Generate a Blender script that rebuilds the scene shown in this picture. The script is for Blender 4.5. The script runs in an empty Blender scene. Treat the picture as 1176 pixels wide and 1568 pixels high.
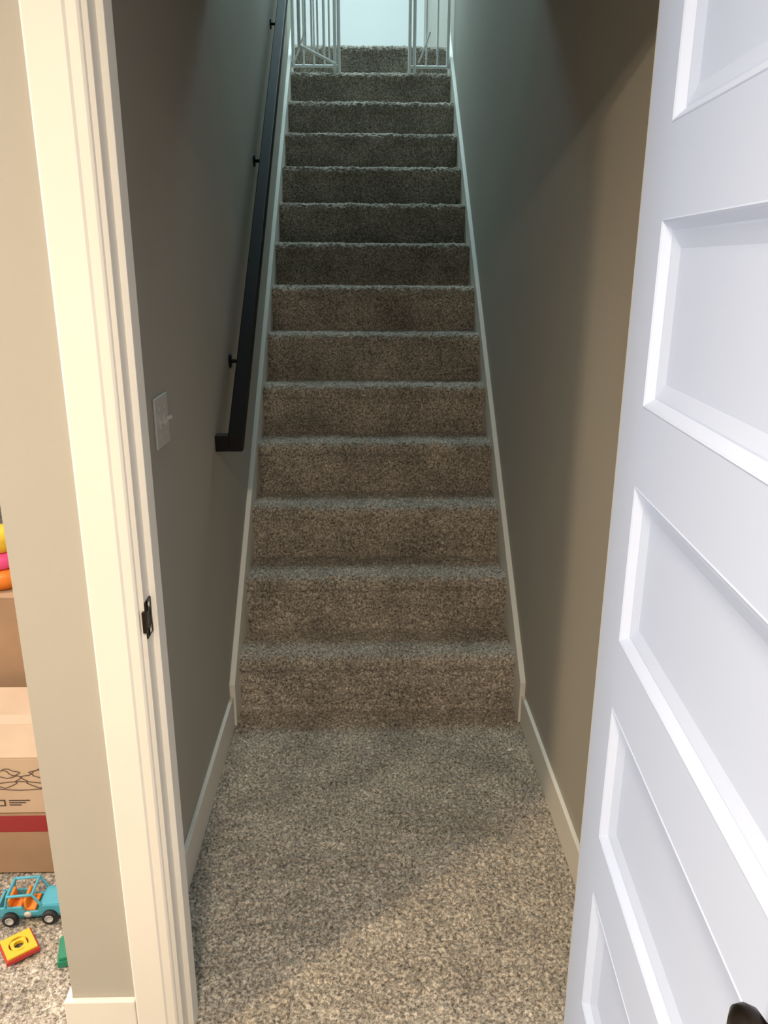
import bpy, bmesh, math, random
import numpy as np
from mathutils import Vector, Matrix
from math import sin, cos, pi, radians
random.seed(4); rng=np.random.default_rng(7)
scene=bpy.context.scene

# ------------------------------------------------------------------ materials
def mat(name,col,rough=.6,metal=0,spec=.5,bump=None,var=None,emit=None):
    m=bpy.data.materials.new(name); m.use_nodes=True
    nt=m.node_tree; b=nt.nodes['Principled BSDF']
    b.inputs['Base Color'].default_value=(*col,1); b.inputs['Roughness'].default_value=rough
    b.inputs['Metallic'].default_value=metal
    b.inputs['Specular IOR Level'].default_value=spec
    geo=nt.nodes.new('ShaderNodeNewGeometry')
    if var:
        sc,amt=var
        n=nt.nodes.new('ShaderNodeTexNoise'); n.inputs['Scale'].default_value=sc; n.inputs['Detail'].default_value=3
        nt.links.new(geo.outputs['Position'],n.inputs['Vector'])
        r=nt.nodes.new('ShaderNodeValToRGB')
        r.color_ramp.elements[0].position=.3; r.color_ramp.elements[1].position=.7
        r.color_ramp.elements[0].color=(*[c*(1-amt) for c in col],1)
        r.color_ramp.elements[1].color=(*[min(1,c*(1+amt)) for c in col],1)
        nt.links.new(n.outputs['Fac'],r.inputs['Fac']); nt.links.new(r.outputs['Color'],b.inputs['Base Color'])
    if bump:
        sc,st,di=bump
        n=nt.nodes.new('ShaderNodeTexNoise'); n.inputs['Scale'].default_value=sc; n.inputs['Detail'].default_value=2
        nt.links.new(geo.outputs['Position'],n.inputs['Vector'])
        bp=nt.nodes.new('ShaderNodeBump'); bp.inputs['Strength'].default_value=st; bp.inputs['Distance'].default_value=di
        nt.links.new(n.outputs['Fac'],bp.inputs['Height']); nt.links.new(bp.outputs['Normal'],b.inputs['Normal'])
    if emit:
        b.inputs['Emission Color'].default_value=(*emit[0],1); b.inputs['Emission Strength'].default_value=emit[1]
    return m

def carpet_mat():
    m=bpy.data.materials.new('carpet_pile'); m.use_nodes=True; nt=m.node_tree; b=nt.nodes['Principled BSDF']
    b.inputs['Roughness'].default_value=1; b.inputs['Specular IOR Level'].default_value=.03
    b.inputs['Sheen Weight'].default_value=.10; b.inputs['Sheen Roughness'].default_value=.6
    geo=nt.nodes.new('ShaderNodeNewGeometry')
    n=nt.nodes.new('ShaderNodeTexNoise'); n.inputs['Scale'].default_value=128; n.inputs['Detail'].default_value=3; n.inputs['Roughness'].default_value=.65
    n.inputs['Distortion'].default_value=.6
    nt.links.new(geo.outputs['Position'],n.inputs['Vector'])
    r=nt.nodes.new('ShaderNodeValToRGB'); e=r.color_ramp.elements
    e[0].position=.34; e[0].color=(.112,.094,.077,1); e[1].position=.67; e[1].color=(.73,.65,.55,1)
    mid=e.new(.5); mid.color=(.36,.315,.263,1)
    nt.links.new(n.outputs['Fac'],r.inputs['Fac'])
    n2=nt.nodes.new('ShaderNodeTexNoise'); n2.inputs['Scale'].default_value=6; n2.inputs['Detail'].default_value=5; n2.inputs['Roughness'].default_value=.6
    nt.links.new(geo.outputs['Position'],n2.inputs['Vector'])
    mr=nt.nodes.new('ShaderNodeMapRange'); mr.inputs['From Min'].default_value=.3; mr.inputs['From Max'].default_value=.7
    mr.inputs['To Min'].default_value=.72; mr.inputs['To Max'].default_value=1.22
    nt.links.new(n2.outputs['Fac'],mr.inputs['Value'])
    mx=nt.nodes.new('ShaderNodeVectorMath'); mx.operation='SCALE'
    nt.links.new(r.outputs['Color'],mx.inputs[0]); nt.links.new(mr.outputs['Result'],mx.inputs['Scale'])
    nt.links.new(mx.outputs['Vector'],b.inputs['Base Color'])
    bp=nt.nodes.new('ShaderNodeBump'); bp.inputs['Strength'].default_value=.6; bp.inputs['Distance'].default_value=.004
    nt.links.new(n.outputs['Fac'],bp.inputs['Height']); nt.links.new(bp.outputs['Normal'],b.inputs['Normal'])
    return m
CARPET=carpet_mat()
WALL=mat('greige_wall_paint',(.465,.44,.39),.85,spec=.2,bump=(260,.12,.001),var=(1.5,.03))
WHITE=mat('trim_white_paint',(.83,.80,.735),.45,spec=.4,var=(3,.02))
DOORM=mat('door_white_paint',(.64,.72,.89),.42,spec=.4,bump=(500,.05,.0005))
CEIL=mat('ceiling_paint',(.8,.79,.78),.9,bump=(200,.1,.001))
BLACK=mat('rail_black_paint',(.009,.0085,.0085),.5,spec=.15)
BRONZE=mat('oil_rubbed_bronze',(.03,.022,.018),.35,metal=.8)
PLATE=mat('switch_plastic',(.66,.64,.60),.35)
GATE=mat('gate_white_enamel',(.93,.95,.95),.35)
CARD=mat('cardboard',(.36,.225,.13),.85,var=(8,.1)); CARD2=mat('cardboard_light',(.54,.39,.27),.85,var=(8,.06))
REDP=mat('red_print',(.30,.025,.025),.5); INK=mat('ink',(.08,.05,.04),.7); TAPE=mat('tape',(.58,.45,.33),.4)
TEAL=mat('teal_plastic',(.08,.38,.50),.35); ORANGE=mat('orange_plastic',(.85,.25,.03),.4); RUB=mat('black_rubber',(.015,.015,.015),.6)
YEL=mat('yellow_plastic',(.75,.48,.03),.35); RED=mat('red_plastic',(.45,.035,.03),.35); GRN=mat('green_plastic',(.02,.22,.12),.35)
PINK=mat('pink_plastic',(.85,.08,.28),.45); GREY=mat('grey_plastic',(.5,.5,.5),.4); WOOD=mat('wood',(.3,.16,.08),.5,var=(12,.3))
LINT=mat('lint',(.85,.83,.8),.9); LAMP=mat('lamp_diffuser',(.9,.9,.9),.5,emit=((1,.8,.55),6))

# ------------------------------------------------------------------ mesh builder
class B:
    def __init__(s): s.v=[]; s.f=[]; s.m=[]; s.mats=[]; s.sm=[]
    def mi(s,m):
        if m not in s.mats: s.mats.append(m)
        return s.mats.index(m)
    def add(s,vs,fs,m,smooth=False,M=None):
        o=len(s.v); 
        s.v+=[tuple(M@Vector(p)) if M else tuple(p) for p in vs]
        k=s.mi(m)
        for f in fs: s.f.append([i+o for i in f]); s.m.append(k); s.sm.append(smooth)
    def box(s,x0,x1,y0,y1,z0,z1,m,M=None,bev=0):
        bm=bmesh.new(); bmesh.ops.create_cube(bm,size=1)
        for v in bm.verts: v.co=Vector(((x0+x1)/2+v.co.x*(x1-x0),(y0+y1)/2+v.co.y*(y1-y0),(z0+z1)/2+v.co.z*(z1-z0)))
        if bev: bmesh.ops.bevel(bm,geom=bm.edges[:],offset=bev,segments=2,affect='EDGES',profile=.5)
        bm.verts.index_update()
        s.add([v.co.copy() for v in bm.verts],[[v.index for v in f.verts] for f in bm.faces],m,False,M); bm.free()
    def prism(s,poly,axis,a,b,m,M=None):
        def P(p,t): return {'x':(t,p[0],p[1]),'y':(p[0],t,p[1]),'z':(p[0],p[1],t)}[axis]
        n=len(poly); vs=[P(p,a) for p in poly]+[P(p,b) for p in poly]
        fs=[list(range(n))[::-1],[n+i for i in range(n)]]+[[i,(i+1)%n,n+(i+1)%n,n+i] for i in range(n)]
        s.add(vs,fs,m,False,M)
    def tube(s,pts,r,m,n=10,M=None,caps=True):
        pts=[Vector(p) for p in pts]; rr=r if isinstance(r,(list,tuple)) else [r]*len(pts)
        vs=[];fs=[]; up=None
        for i,p in enumerate(pts):
            t=(pts[min(i+1,len(pts)-1)]-pts[max(i-1,0)]).normalized()
            if up is None:
                up=Vector((0,0,1)) if abs(t.z)<.9 else Vector((1,0,0))
            a=t.cross(up).normalized(); b2=a.cross(t).normalized(); up=b2
            for k in range(n):
                th=2*pi*k/n; vs.append(p+(a*cos(th)+b2*sin(th))*rr[i])
        for i in range(len(pts)-1):
            for k in range(n): fs.append([i*n+k,i*n+(k+1)%n,(i+1)*n+(k+1)%n,(i+1)*n+k])
        s.add(vs,fs,m,True,M)
        if caps:
            L=len(pts)
            s.add(vs[:n],[list(range(n))[::-1]],m,False,M); s.add(vs[(L-1)*n:],[list(range(n))],m,False,M)
    def lathe(s,prof,origin,axis,m,n=28,M=None):
        ax=Vector(axis).normalized(); u=ax.orthogonal().normalized(); w=ax.cross(u); o=Vector(origin)
        vs=[];fs=[]
        for r,h in prof:
            for k in range(n):
                th=2*pi*k/n; vs.append(o+ax*h+(u*cos(th)+w*sin(th))*max(r,1e-5))
        for i in range(len(prof)-1):
            for k in range(n): fs.append([i*n+k,i*n+(k+1)%n,(i+1)*n+(k+1)%n,(i+1)*n+k])
        s.add(vs,fs,m,True,M)
    def obj(s,name,bevel=0,fix=True):
        me=bpy.data.meshes.new(name); me.from_pydata(s.v,[],s.f)
        for m in s.mats: me.materials.append(m)
        me.polygons.foreach_set('material_index',s.m); me.polygons.foreach_set('use_smooth',s.sm)
        if fix:
            bm=bmesh.new(); bm.from_mesh(me); bmesh.ops.recalc_face_normals(bm,faces=bm.faces[:]); bm.to_mesh(me); bm.free()
        me.update()
        o=bpy.data.objects.new(name,me); scene.collection.objects.link(o)
        if bevel:
            md=o.modifiers.new('bevel','BEVEL'); md.width=bevel; md.segments=2; md.limit_method='ANGLE'; md.angle_limit=radians(40)
        return o

def simple(name,m,*boxes,bevel=0):
    b=B()
    for bx in boxes: b.box(*bx,m)
    return b.obj(name,bevel)

# ------------------------------------------------------------------ constants
RUN,RISE,Y1=.24699,.2086,2.56383
XL,XR=-.02,1.02
YW=1.25; YB=1.365; DH=2.10; TOPZ=14*RISE; CZ=2.44; UPZ=5.35
JR=.905
def nz(y): return RISE+(y-Y1)*RISE/RUN

# ------------------------------------------------------------------ room shell
simple('floor',CARPET,(-3.6,2.6,-3.0,5.2,-.12,-.012))
simple('ceiling',CEIL,(-3.6,-.14,-3.0,5.2,CZ,CZ+.1),(-.14,2.6,-3.0,2.9,CZ,CZ+.1))
simple('wall_stair_left',WALL,(-.14,XL,YB,5.88,0,UPZ))
simple('wall_stair_right',WALL,(XR,1.14,YB,9.0,0,UPZ))
simple('wall_doorway',WALL,(-.14,.06,YW,YB,0,CZ),(JR+.018,2.6,YW,YB,0,CZ),(.06,JR+.018,YW,YB,DH+.02,CZ))
simple('wall_room_left',WALL,(-3.7,-3.6,-3.0,5.2,0,CZ))
simple('wall_room_right',WALL,(2.6,2.7,-3.0,YB,0,CZ))
simple('wall_room_back',WALL,(-3.7,2.7,-3.1,-3.0,0,CZ))
simple('wall_playroom_far',WALL,(-3.6,-.14,5.2,5.3,0,CZ))
simple('wall_bulkhead',WALL,(XL,XR,2.8,2.9,CZ+.1,UPZ))
simple('wall_landing_far',CEIL,(-3.2,1.14,8.4,8.5,TOPZ,UPZ))
simple('wall_landing_left',CEIL,(-3.3,-3.2,5.88,8.5,TOPZ,UPZ))
simple('wall_landing_front',WALL,(-3.2,-.14,5.78,5.88,TOPZ,UPZ))
simple('ceiling_upper',CEIL,(-3.3,1.14,2.8,8.5,UPZ,UPZ+.1))
simple('floor_landing',CARPET,(-3.2,XR,5.9,8.4,TOPZ-.25,TOPZ-.004))

# ------------------------------------------------------------------ carpet meshes
def smooth(a,k):
    for _ in range(k):
        a=(a+np.roll(a,1,0)+np.roll(a,-1,0)+np.roll(a,1,1)+np.roll(a,-1,1))/5
    return a/a.std()
def carpet_sheet(name,prof,x0,x1,step=.0042,amp=.0030):
    P=[np.array(p,float) for p in prof]; pts=[P[0]]
    for a,b2 in zip(P[:-1],P[1:]):
        n=max(1,int(round(np.linalg.norm(b2-a)/step)))
        for i in range(1,n+1): pts.append(a+(b2-a)*i/n)
    pts=np.array(pts); n=len(pts); k=int((x1-x0)/step)+1
    xs=np.linspace(x0,x1,k)
    t=np.gradient(pts,axis=0)
    for _ in range(3): t[1:-1]=(t[:-2]+t[1:-1]+t[2:])/3
    t/=np.linalg.norm(t,axis=1)[:,None]+1e-9
    nrm=np.stack([-t[:,1],t[:,0]],1)
    h=smooth(rng.normal(0,1,(n,k)),1)*amp*.80+smooth(rng.normal(0,1,(n,k)),6)*amp*.55+smooth(rng.normal(0,1,(n,k)),60)*amp*.4
    h=np.clip(h,-.006,.0078)
    X=xs[None]+rng.normal(0,.0010,(n,k)); X[:,0]=x0; X[:,-1]=x1
    Y=pts[:,0][:,None]+nrm[:,0][:,None]*h; Z=pts[:,1][:,None]+nrm[:,1][:,None]*h
    V=np.stack([X,Y,Z],2).reshape(-1,3)
    idx=np.arange(n*k).reshape(n,k)
    F=np.stack([idx[:-1,:-1],idx[:-1,1:],idx[1:,1:],idx[1:,:-1]],2).reshape(-1,4)
    me=bpy.data.meshes.new(name); me.vertices.add(len(V)); me.vertices.foreach_set('co',V.ravel())
    me.loops.add(F.size); me.loops.foreach_set('vertex_index',F.ravel().astype(np.int32))
    me.polygons.add(len(F)); me.polygons.foreach_set('loop_start',np.arange(0,F.size,4,dtype=np.int32))
    me.polygons.foreach_set('loop_total',np.full(len(F),4,dtype=np.int32))
    me.polygons.foreach_set('use_smooth',np.ones(len(F),dtype=bool))
    me.materials.append(CARPET); me.update(calc_edges=True); me.validate()
    o=bpy.data.objects.new(name,me); scene.collection.objects.link(o); return o
# hall carpet and stair runner are one continuous carpet
prof=[(1.0,0),(Y1-.004,0),(Y1+.005,.004),(Y1+.010,.014)]
for k in range(1,15):
    y=Y1+(k-1)*RUN; z=k*RISE; r=.034
    prof.append((y+.008,z-.10))
    for j in range(0,9):
        a=-pi*.78-pi*.72*j/8
        prof.append((y+r+r*cos(a),z-r+r*sin(a)))
    if k<14: prof+=[(y+RUN-.002,z-.001),(y+RUN+.008,z+.005),(y+RUN+.011,z+.014)]
    else: prof.append((6.2,z-.001))
carpet_sheet('carpeted_staircase',prof,-.009,1.009,amp=.0028)
carpet_sheet('carpet_playroom',[(1.2,-.010),(2.3,-.010)],-.9,-.145,amp=.0022)

# ------------------------------------------------------------------ skirts & baseboards
def skirt(name,x0,x1):
    b=B(); y0=2.46; up=.043
    yt=(TOPZ+.10-RISE-up)*RUN/RISE+Y1
    b.prism([(y0,0),(y0,nz(y0)+up),(yt,TOPZ+.10),(5.88,TOPZ+.10),(5.88,TOPZ-.3),(y0+.35,0)],'x',x0,x1,WHITE)
    return b.obj(name,.002)
skirt('trim_stair_left',XL,XL+.020); skirt('trim_stair_right',XR-.020,XR)
simple('baseboard_hall_left',WHITE,(XL,XL+.013,YB,2.46,0,.118),bevel=.003)
simple('baseboard_hall_right',WHITE,(XR-.013,XR,YB,2.46,0,.114),bevel=.003)
b=B(); b.box(-.154,-.012,YW-.013,YW,0,.145,WHITE); b.box(-.154,-.14,YW,5.2,0,.145,WHITE); b.obj('baseboard_playroom',.003)
simple('baseboard_room_right',WHITE,(JR+.10,2.6,YW-.013,YW,0,.145),bevel=.003)

# ------------------------------------------------------------------ door frame
b=B()
b.box(.058,.078,YW-.001,YB+.001,0,DH,WHITE); b.box(.077,.089,YW+.037,YW+.082,0,DH-.001,WHITE)
b.box(JR,JR+.020,YW-.001,YB+.001,0,DH,WHITE); b.box(JR-.010,JR+.001,YW+.037,YW+.082,0,DH-.001,WHITE)
b.box(.058,JR+.020,YW-.001,YB+.001,DH,DH+.02,WHITE); b.box(.089,JR-.010,YW+.037,YW+.082,DH-.012,DH+.001,WHITE)
def casing(xa,xb,inner):
    d=1 if inner>xa else -1
    w=abs(xb-xa)
    pr=[(0,0),(0,.014),(.004,.017),(w-.022,.017),(w-.018,.014),(w-.004,.012),(w,.009),(w,0)]
    return [(xa+d*p,YW-q) for p,q in pr]
b.prism(casing(-.010,.070,1),'z',0,DH+.085,WHITE)
b.prism(casing(JR+.088,JR+.008,-1),'z',0,DH+.085,WHITE)
b.box(.069,JR+.009,YW-.017,YW,DH+.008,DH+.088,WHITE)
b.obj('trim_door_frame',.0015)
# strike plate
b=B()
x=.0785; y0,y1=YW+.004,YW+.034; z0,z1=.945,1.012
b.box(x-.001,x+.002,y0-.004,y0+.009,z0,z1,BRONZE); b.box(x-.001,x+.002,y1-.006,y1,z0,z1,BRONZE)
b.box(x-.001,x+.002,y0,y1,z0,z0+.018,BRONZE); b.box(x-.001,x+.002,y0,y1,z1-.018,z1,BRONZE)
b.box(x-.002,x+.0008,y0+.008,y1-.005,z0+.016,z1-.016,RUB)
b.box(x-.004,x+.002,y0-.012,y0,z0+.014,z1-.014,BRONZE)
for zz in (z0+.009,z1-.009): b.lathe([(0,.0008),(.004,.0008),(.004,0)],(x+.002,(y0+y1)/2,zz),(1,0,0),PLATE,12)
b.obj('strike_plate',.0008)

# ------------------------------------------------------------------ door
def build_door():
    W=.805; H=DH-.012; T=.035; b=B()
    A=radians(3.6)
    org=Vector((.863,YW-.017,.010)); sd=Vector((-sin(A),-cos(A),0)); dd=Vector((cos(A),-sin(A),0))
    M=Matrix(((sd.x,dd.x,0,org.x),(sd.y,dd.y,0,org.y),(0,0,1,org.z),(0,0,0,1)))
    st=.115; zb=[.249+.371*i for i in range(5)]; ph=.254
    inset=[(0,0),(.002,-.001),(.005,.001),(.015,.011),(.018,.011),(.038,.017)]
    for side in (0,1):
        def D(d): return d if side==0 else T-d
        def q(pts):
            pts=[(p[0],D(p[1]),p[2]) for p in pts]; b.add(pts,[[0,1,2,3]],DOORM)
        q([(0,0,0),(st,0,0),(st,0,H),(0,0,H)]); q([(W-st,0,0),(W,0,0),(W,0,H),(W-st,0,H)])
        zs=[0]+[v for z in zb for v in (z,z+ph)]+[H]
        for i in range(0,len(zs),2): q([(st,0,zs[i]),(W-st,0,zs[i]),(W-st,0,zs[i+1]),(st,0,zs[i+1])])
        for z in zb:
            rings=[[(st+i,d,z+i),(W-st-i,d,z+i),(W-st-i,d,z+ph-i),(st+i,d,z+ph-i)] for i,d in inset]
            for r0,r1 in zip(rings[:-1],rings[1:]):
                for k in range(4): q([r0[k],r0[(k+1)%4],r1[(k+1)%4],r1[k]])
            q(rings[-1])
    e=[(0,0),(W,0),(W,H),(0,H)]
    for k in range(4):
        p,r=e[k],e[(k+1)%4]; b.add([(p[0],0,p[1]),(r[0],0,r[1]),(r[0],T,r[1]),(p[0],T,p[1])],[[0,1,2,3]],DOORM)
    b.v=[tuple(M@Vector(v)) for v in b.v]
    bm=bmesh.new()
    o=b.obj('door_1')
    bm.from_mesh(o.data); bmesh.ops.remove_doubles(bm,verts=bm.verts[:],dist=1e-5); bmesh.ops.recalc_face_normals(bm,faces=bm.faces[:]); bm.to_mesh(o.data); bm.free()
    k=B()
    s,z=.735,.930
    kp=[(0,0),(.030,0),(.031,.004),(.024,.008),(.011,.010),(.010,.018),(.014,.021),(.022,.027),(.025,.035),(.023,.043),(.014,.048),(0,.049)]
    k.lathe(kp,(s,0,z),(0,-1,0),BRONZE,32,M)
    k.lathe(kp,(s,T,z),(0,1,0),BRONZE,32,M)
    ko=k.obj('knob'); ko.parent=o
    h=B()
    for hz in (.25,1.05,1.85):
        h.tube([(-.006,T+.004,hz-.045),(-.006,T+.004,hz+.045)],.006,BRONZE,12,M)
    ho=h.obj('hinges'); ho.parent=o
build_door()

# ------------------------------------------------------------------ handrail
b=B()
xa,xb=.022,.066; hh=.024
ys,ye=2.472,5.45; sl=RISE/RUN; zr=lambda y:1.022+(y-2.472)*sl
ct=math.sqrt(1+sl*sl)
b.prism([(ys,zr(ys)-hh-.004),(ys+.03,zr(ys)-hh-.004),(ye,zr(ye)-hh*ct),(ye,zr(ye)+hh*ct),(ys,zr(ys)+hh*ct-.004)],'x',xa,xb,BLACK)
b.box(XL,xa+.001,ys,ys+.044,zr(ys)-hh-.004,zr(ys)+hh-.0,BLACK)
b.box(XL,xa+.001,ye-.044,ye,zr(ye)-hh-.02,zr(ye)+hh,BLACK)
for y in (2.83,3.72,4.6,5.3):
    z=zr(y)
    b.lathe([(0,.006),(.022,.006),(.026,.003),(.026,0)],(XL,y,z-.085),(1,0,0),BLACK,20)
    b.tube([(XL,y,z-.085),(XL+.035,y,z-.087),(XL+.055,y,z-.078),(XL+.062,y,z-.06),(XL+.062,y,z-.02)],.007,BLACK,10)
    Mx=Matrix.Translation((xa+.022,y,z-hh*ct-.002))@Matrix.Rotation(math.atan(sl),4,'X')
    b.box(-.014,.014,-.035,.035,-.003,.003,BLACK,Mx)
b.obj('stair_handrail',.003)

# ------------------------------------------------------------------ light switch (2 gang)
b=B()
y0,y1,z0,z1=1.772,1.888,1.158,1.276
b.box(XL,XL+.006,y0,y1,z0,z1,PLATE,None,.0025)
for yc in (y0+.035,y1-.035):
    b.box(XL+.004,XL+.008,yc-.006,yc+.006,(z0+z1)/2-.013,(z0+z1)/2+.013,PLATE)
    Mx=Matrix.Translation((XL+.007,yc,(z0+z1)/2))@Matrix.Rotation(radians(-22),4,'Y')
    b.box(0,.017,-.0045,.0045,-.004,.004,PLATE,Mx,.001)
    for zz in (z0+.028,z1-.028): b.lathe([(0,.001),(.003,.001),(.0035,0)],(XL+.006,yc,zz),(1,0,0),PLATE,10)
b.obj('light_switch')

# ------------------------------------------------------------------ baby gate
b=B(); gy=5.60; g0=13*RISE+.045; gt=g0+.75; R=.008
def bar(x,y,z0,z1,r=R): b.tube([(x,y,z0),(x,y,z1)],r,GATE,10)
tz=13*RISE+.004
for x in (.014,.275,.300,.745,.775,.985): bar(x,gy,tz if x not in(.014,.985) else tz+.03,gt,.011)
b.tube([(.014,gy,g0),(.30,gy,g0)],.009,GATE); b.tube([(.745,gy,g0),(.985,gy,g0)],.009,GATE)
b.tube([(.014,gy,gt),(.30,gy,gt)],.009,GATE); b.tube([(.745,gy,gt),(.985,gy,gt)],.009,GATE)
for x in (.08,.145,.21): bar(x,gy,g0,gt,.006)
for x in (.85,.92): bar(x,gy,g0,gt,.006)
for x0,x1 in ((.02,.09),(.80,.87)):
    pts=[(x0+(x1-x0)*(1-cos(t*pi/2/8)) ,gy-.02,g0+.02+.17*(t/8)**2) for t in range(9)]
    b.tube(pts,.006,GATE)
for x,dx in ((0.0,1),(1.0,-1)):
    for zz in (g0+.02,gt-.02): b.lathe([(0,0),(.022,0),(.022,.006),(.008,.01),(.008,.02),(0,.02)],(x,gy,zz),(dx,0,0),GATE,20)
A0=Vector((.275,gy-.02,0)); A1=Vector((.085,5.15,0))
for z in (g0+.01,gt-.02): b.tube([A0+Vector((0,0,z)),A1+Vector((0,0,z))],.009,GATE)
n=7
for i in range(n):
    p=A0.lerp(A1,i/(n-1)); b.tube([(p.x,p.y,g0+.01),(p.x,p.y,gt-.02)],.010 if i in(0,n-1) else .006,GATE)
b.box(A1.x-.02,A1.x+.02,A1.y-.02,A1.y+.02,gt-.06,gt+.02,GREY,None,.004)
b.obj('baby_gate')

# ------------------------------------------------------------------ wooden shelf upstairs
b=B()
for i in range(5): b.box(-.75,-.38,8.05,8.33,TOPZ+.1+i*.28,TOPZ+.125+i*.28,WOOD)
for xx in (-.75,-.40):
    for yy in (8.05,8.31): b.box(xx,xx+.022,yy,yy+.022,TOPZ,TOPZ+1.3,WOOD)
b.obj('wooden_shelf',.002)

# ------------------------------------------------------------------ cardboard boxes
def cbox(name,x0,x1,y0,y1,z0,z1,m,rot=0,extra=None):
    b=B(); w,d=x1-x0,y1-y0; c=Matrix.Translation(((x0+x1)/2,(y0+y1)/2,z0))@Matrix.Rotation(radians(rot),4,'Z')
    b.box(-w/2,w/2,-d/2,d/2,0,z1-z0-.004,m,c,.003)
    h=z1-z0
    b.box(-w/2,w/2,-d/2,-.0015,h-.004,h,m,c); b.box(-w/2,w/2,.0015,d/2,h-.004,h,m,c)
    b.box(-w/2-.0005,w/2+.0005,-.024,.024,h,h+.0006,TAPE,c)
    b.box(w/2,w/2+.0008,-.024,.024,h-.07,h,TAPE,c)
    if extra: extra(b,c,w,d,h)
    return b.obj(name)
def printed(b,c,w,d,h):
    y=-d/2-.001
    def loop(cx,cz,rx,rz,n=24,wob=.0):
        pts=[(cx+rx*cos(t*2*pi/n)*(1+wob*sin(5*t*2*pi/n)),y,cz+rz*sin(t*2*pi/n)*(1+wob*cos(4*t*2*pi/n))) for t in range(n+1)]
        b.tube(pts,.0010,INK,6,c)
    for cx in (w/2-.23,w/2-.14,w/2-.33): loop(cx,h*.62,.04,.022,wob=.25); loop(cx+.01,h*.72,.03,.012,wob=.2)
    loop(w/2-.19,h*.5,.09,.012,wob=.1)
    b.box(w/2-.262,w/2-.235,y-.0005,y+.002,h*.14,h*.25,INK,c); b.box(w/2-.259,w/2-.238,y-.001,y+.002,h*.16,h*.23,CARD2,c)
    for i in range(3): b.box(w/2-.225,w/2-.225+.03+.012*i,y-.0005,y+.002,h*(.15+.04*i),h*(.165+.04*i),INK,c)
def redband(b,c,w,d,h):
    b.box(-w/2-.001,w/2+.001,-d/2-.001,-d/2+.004,h-.052,h-.002,REDP,c)
cbox('cardboard_box',-.93,-.24,1.76,2.13,0,.185,CARD,0,redband)
cbox('cardboard_box',-.92,-.25,1.765,2.12,.187,.357,CARD2,0,printed)
cbox('cardboard_box',-.98,-.27,2.18,2.60,0,.62,CARD,0)

b=B(); o=(-.665,2.30,.622)
b.lathe([(0,0),(.075,.002),(.08,.03),(.075,.055),(.05,.06)],o,(0,0,1),ORANGE,28)
b.lathe([(.05,.058),(.068,.065),(.07,.085),(.064,.105),(.04,.11)],o,(0,0,1),PINK,28)
b.lathe([(.04,.108),(.055,.112),(.062,.135),(.055,.165),(.03,.18),(0,.182)],o,(0,0,1),YEL,28)
b.obj('stacking_ring_toy')

# ------------------------------------------------------------------ toy truck
b=B()
Mt=Matrix.Translation((-.378,1.625,0.001))@Matrix.Rotation(radians(4),4,'Z')
L=.083; w=.034
side=[(-L,.018),(-L,.045),(-.02,.045),(-.012,.030),(.018,.030),(.026,.048),(.078,.045),(L,.036),(L,.018),(.062,.018),(.058,.026),(.046,.030),(.034,.026),(.030,.016),(-.032,.016),(-.036,.026),(-.048,.030),(-.060,.026),(-.064,.018)]
for y0,y1 in ((-w,-w+.006),(w-.006,w)): b.prism(side,'y',y0,y1,TEAL,Mt)
b.box(-L,L,-w,w,.016,.022,TEAL,Mt); b.box(.022,L-.002,-w+.003,w-.003,.040,.050,TEAL,Mt,.003)
b.box(L-.006,L,-w,w,.018,.040,TEAL,Mt,.002); b.box(-L,-L+.006,-w,w,.018,.045,TEAL,Mt,.002)
b.box(L-.004,L+.006,-w-.002,w+.002,.014,.022,GREY,Mt,.001); b.box(-L-.006,-L+.002,-w-.002,w+.002,.014,.022,GREY,Mt,.001)
for x0 in (-.05,-.012):
    b.box(x0,x0+.022,-w+.008,w-.008,.022,.034,ORANGE,Mt,.003); b.box(x0-.006,x0+.002,-w+.008,w-.008,.022,.060,ORANGE,Mt,.003)
for yy in (-w+.003,w-.003):
    b.tube([(-.060,yy,.044),(-.052,yy,.078),(.008,yy,.080),(.026,yy,.048)],.0036,TEAL,8,Mt)
for xx,zz in ((-.052,.078),(.008,.080)): b.tube([(xx,-w+.003,zz),(xx,w-.003,zz)],.0036,TEAL,8,Mt)
b.box(.068,.072,-.02,.02,.049,.052,GREY,Mt)
for xx in (-.048,.046):
    for yy,sg in ((-w-.001,-1),(w+.001,1)):
        b.lathe([(0,-.004),(.0175,-.004),(.019,0),(.019,.008),(.0165,.011),(.010,.011)],(xx,yy,.0165),(0,sg,0),RUB,24,Mt)
        b.lathe([(0,.0085),(.010,.0085),(.0105,.0115),(.009,.012)],(xx,yy,.0165),(0,sg,0),GREY,16,Mt)
b.lathe([(0,0),(.009,0),(.009,.0008),(0,.0008)],(.003-.01,-w-.0002,.024),(0,-1,0),PLATE,20,Mt)
b.obj('toy_truck')

b=B(); Mt=Matrix.Translation((-.374,1.512,.000))@Matrix.Rotation(radians(38),4,'Z')
def tile(b,M,half,hole,z0,z1,m,n=32):
    vs=[];fs=[]
    for z in (z0,z1):
        for k in range(n):
            t=2*pi*k/n; c_,s_=cos(t),sin(t); q=half/max(abs(c_),abs(s_))
            vs.append((q*c_,q*s_,z)); vs.append((hole*c_,hole*s_,z))
    for k in range(n):
        k2=(k+1)%n; a=lambda l,k,j:l*2*n+k*2+j
        fs+=[[a(1,k,0),a(1,k2,0),a(1,k2,1),a(1,k,1)],[a(0,k,0),a(0,k,1),a(0,k2,1),a(0,k2,0)],
             [a(0,k,0),a(0,k2,0),a(1,k2,0),a(1,k,0)],[a(0,k,1),a(1,k,1),a(1,k2,1),a(0,k2,1)]]
    b.add(vs,fs,m,False,M)
tile(b,Mt,.038,.020,0,.010,RED); tile(b,Mt,.034,.022,.0101,.016,YEL); tile(b,Mt,.018,.011,.004,.014,YEL)
b.obj('toy_block',.001)
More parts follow.
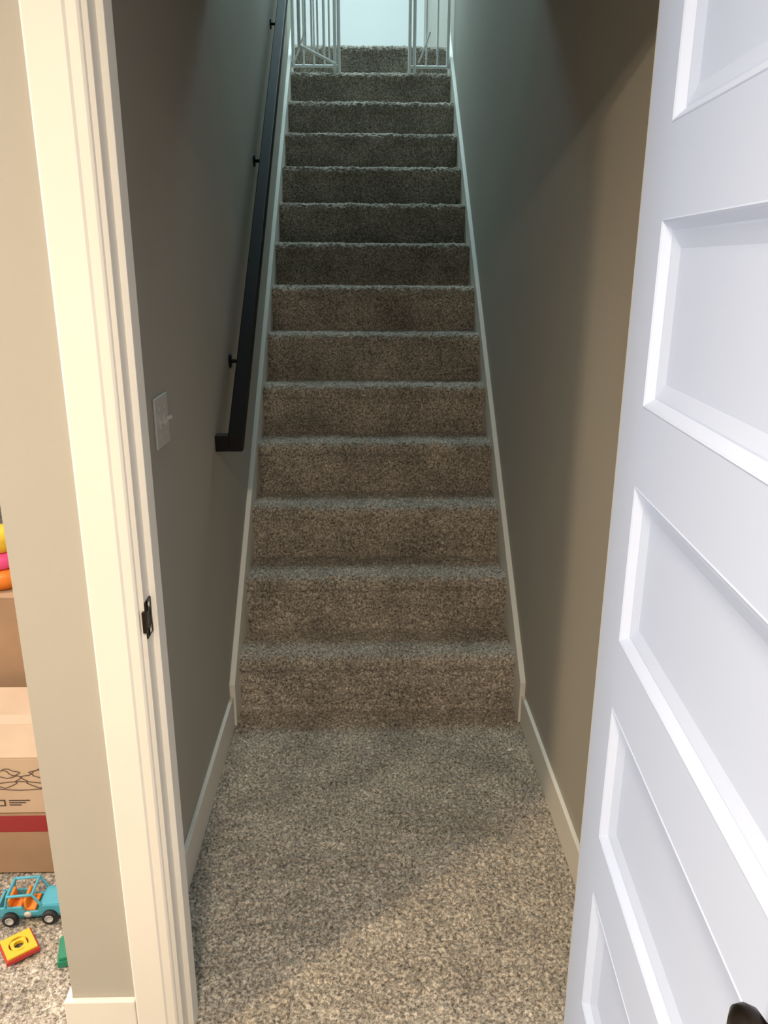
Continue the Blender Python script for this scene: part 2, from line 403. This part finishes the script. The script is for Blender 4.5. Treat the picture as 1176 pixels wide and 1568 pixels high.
b=B(); Mt=Matrix.Translation((-.235,1.50,.000))@Matrix.Rotation(radians(15),4,'Z')
tile(b,Mt,.038,.020,0,.016,GRN); tile(b,Mt,.034,.018,.0161,.024,GRN)
b.obj('toy_block',.001)
b=B(); b.lathe([(0,.0),(.004,.001),(.007,.003),(.005,.006),(0,.007)],(.939,2.286,.006),(0,0,1),LINT,8); b.tube([(.933,2.286,.009),(.945,2.290,.011),(.951,2.284,.009)],.002,LINT,6); b.obj('carpet_lint')

# ------------------------------------------------------------------ lights
def area(name,loc,target,sx,sy,power,col,spread=180):
    l=bpy.data.lights.new(name,'AREA'); l.shape='RECTANGLE'; l.size=sx; l.size_y=sy; l.energy=power; l.color=col; l.spread=radians(spread)
    o=bpy.data.objects.new(name,l); o.location=loc
    o.rotation_euler=(Vector(target)-Vector(loc)).to_track_quat('-Z','Y').to_euler(); scene.collection.objects.link(o); return o
def can(loc,power,col,size=.14):
    b=B(); b.lathe([(0,0),(size/2,0),(size/2,.004)],(loc[0],loc[1],CZ-.006),(0,0,1),LAMP,24); b.lathe([(size/2,0),(size/2+.02,0),(size/2+.02,.006)],(loc[0],loc[1],CZ-.006),(0,0,1),WHITE,24)
    b.obj('recessed_ceiling_light')
    l=bpy.data.lights.new('can','AREA'); l.shape='DISK'; l.size=size; l.energy=power; l.color=col
    o=bpy.data.objects.new('can_lamp',l); o.location=(loc[0],loc[1],CZ-.012); scene.collection.objects.link(o)
WARM=(1,.85,.66)
can((-1.45,-.05),60,(1,.77,.49),.20)
can((.30,-.45),45,WARM,.32)
can((-1.0,2.5),26,(1,.92,.84),.26)  # added unseen lamp, brightens playroom carpet and box tops
area('window_light_playroom',(-3.5,1.0,1.45),(1,1.0,1.1),1.6,1.2,50,(.60,.77,1))
area('window_light_upstairs',(-3.1,7.2,4.2),(1,7.2,3.8),2.0,1.6,42,(.62,.87,1))
area('fill_light_upstairs',(.5,6.0,5.3),(.5,5.7,2.6),.9,1.8,98,(.62,.90,.98))  # added area lamp under the closed ceiling, fills stairwell with cool light

w=bpy.data.worlds.new('World'); scene.world=w; w.use_nodes=True
w.node_tree.nodes['Background'].inputs[0].default_value=(.6,.75,1,1); w.node_tree.nodes['Background'].inputs[1].default_value=.3

# ------------------------------------------------------------------ camera
f,p,yw,rl,cx,h=1209.774,.30383,.02487,-.00435,.45659,1.56662
F=Vector((sin(yw)*cos(p),cos(yw)*cos(p),-sin(p))); R=Vector((cos(yw),-sin(yw),0)); D=F.cross(R)
R2=R*cos(rl)+D*sin(rl); D2=-R*sin(rl)+D*cos(rl)
cam=bpy.data.cameras.new('Camera'); co=bpy.data.objects.new('Camera',cam); scene.collection.objects.link(co)
U=-D2; Bk=-F
co.matrix_world=Matrix(((R2.x,U.x,Bk.x,cx),(R2.y,U.y,Bk.y,0),(R2.z,U.z,Bk.z,h),(0,0,0,1)))
cam.sensor_fit='HORIZONTAL'; cam.sensor_width=36; cam.lens=36*f/1176; cam.clip_start=.02
scene.camera=co
scene.view_settings.view_transform='Standard'
scene.view_settings.exposure=0.27
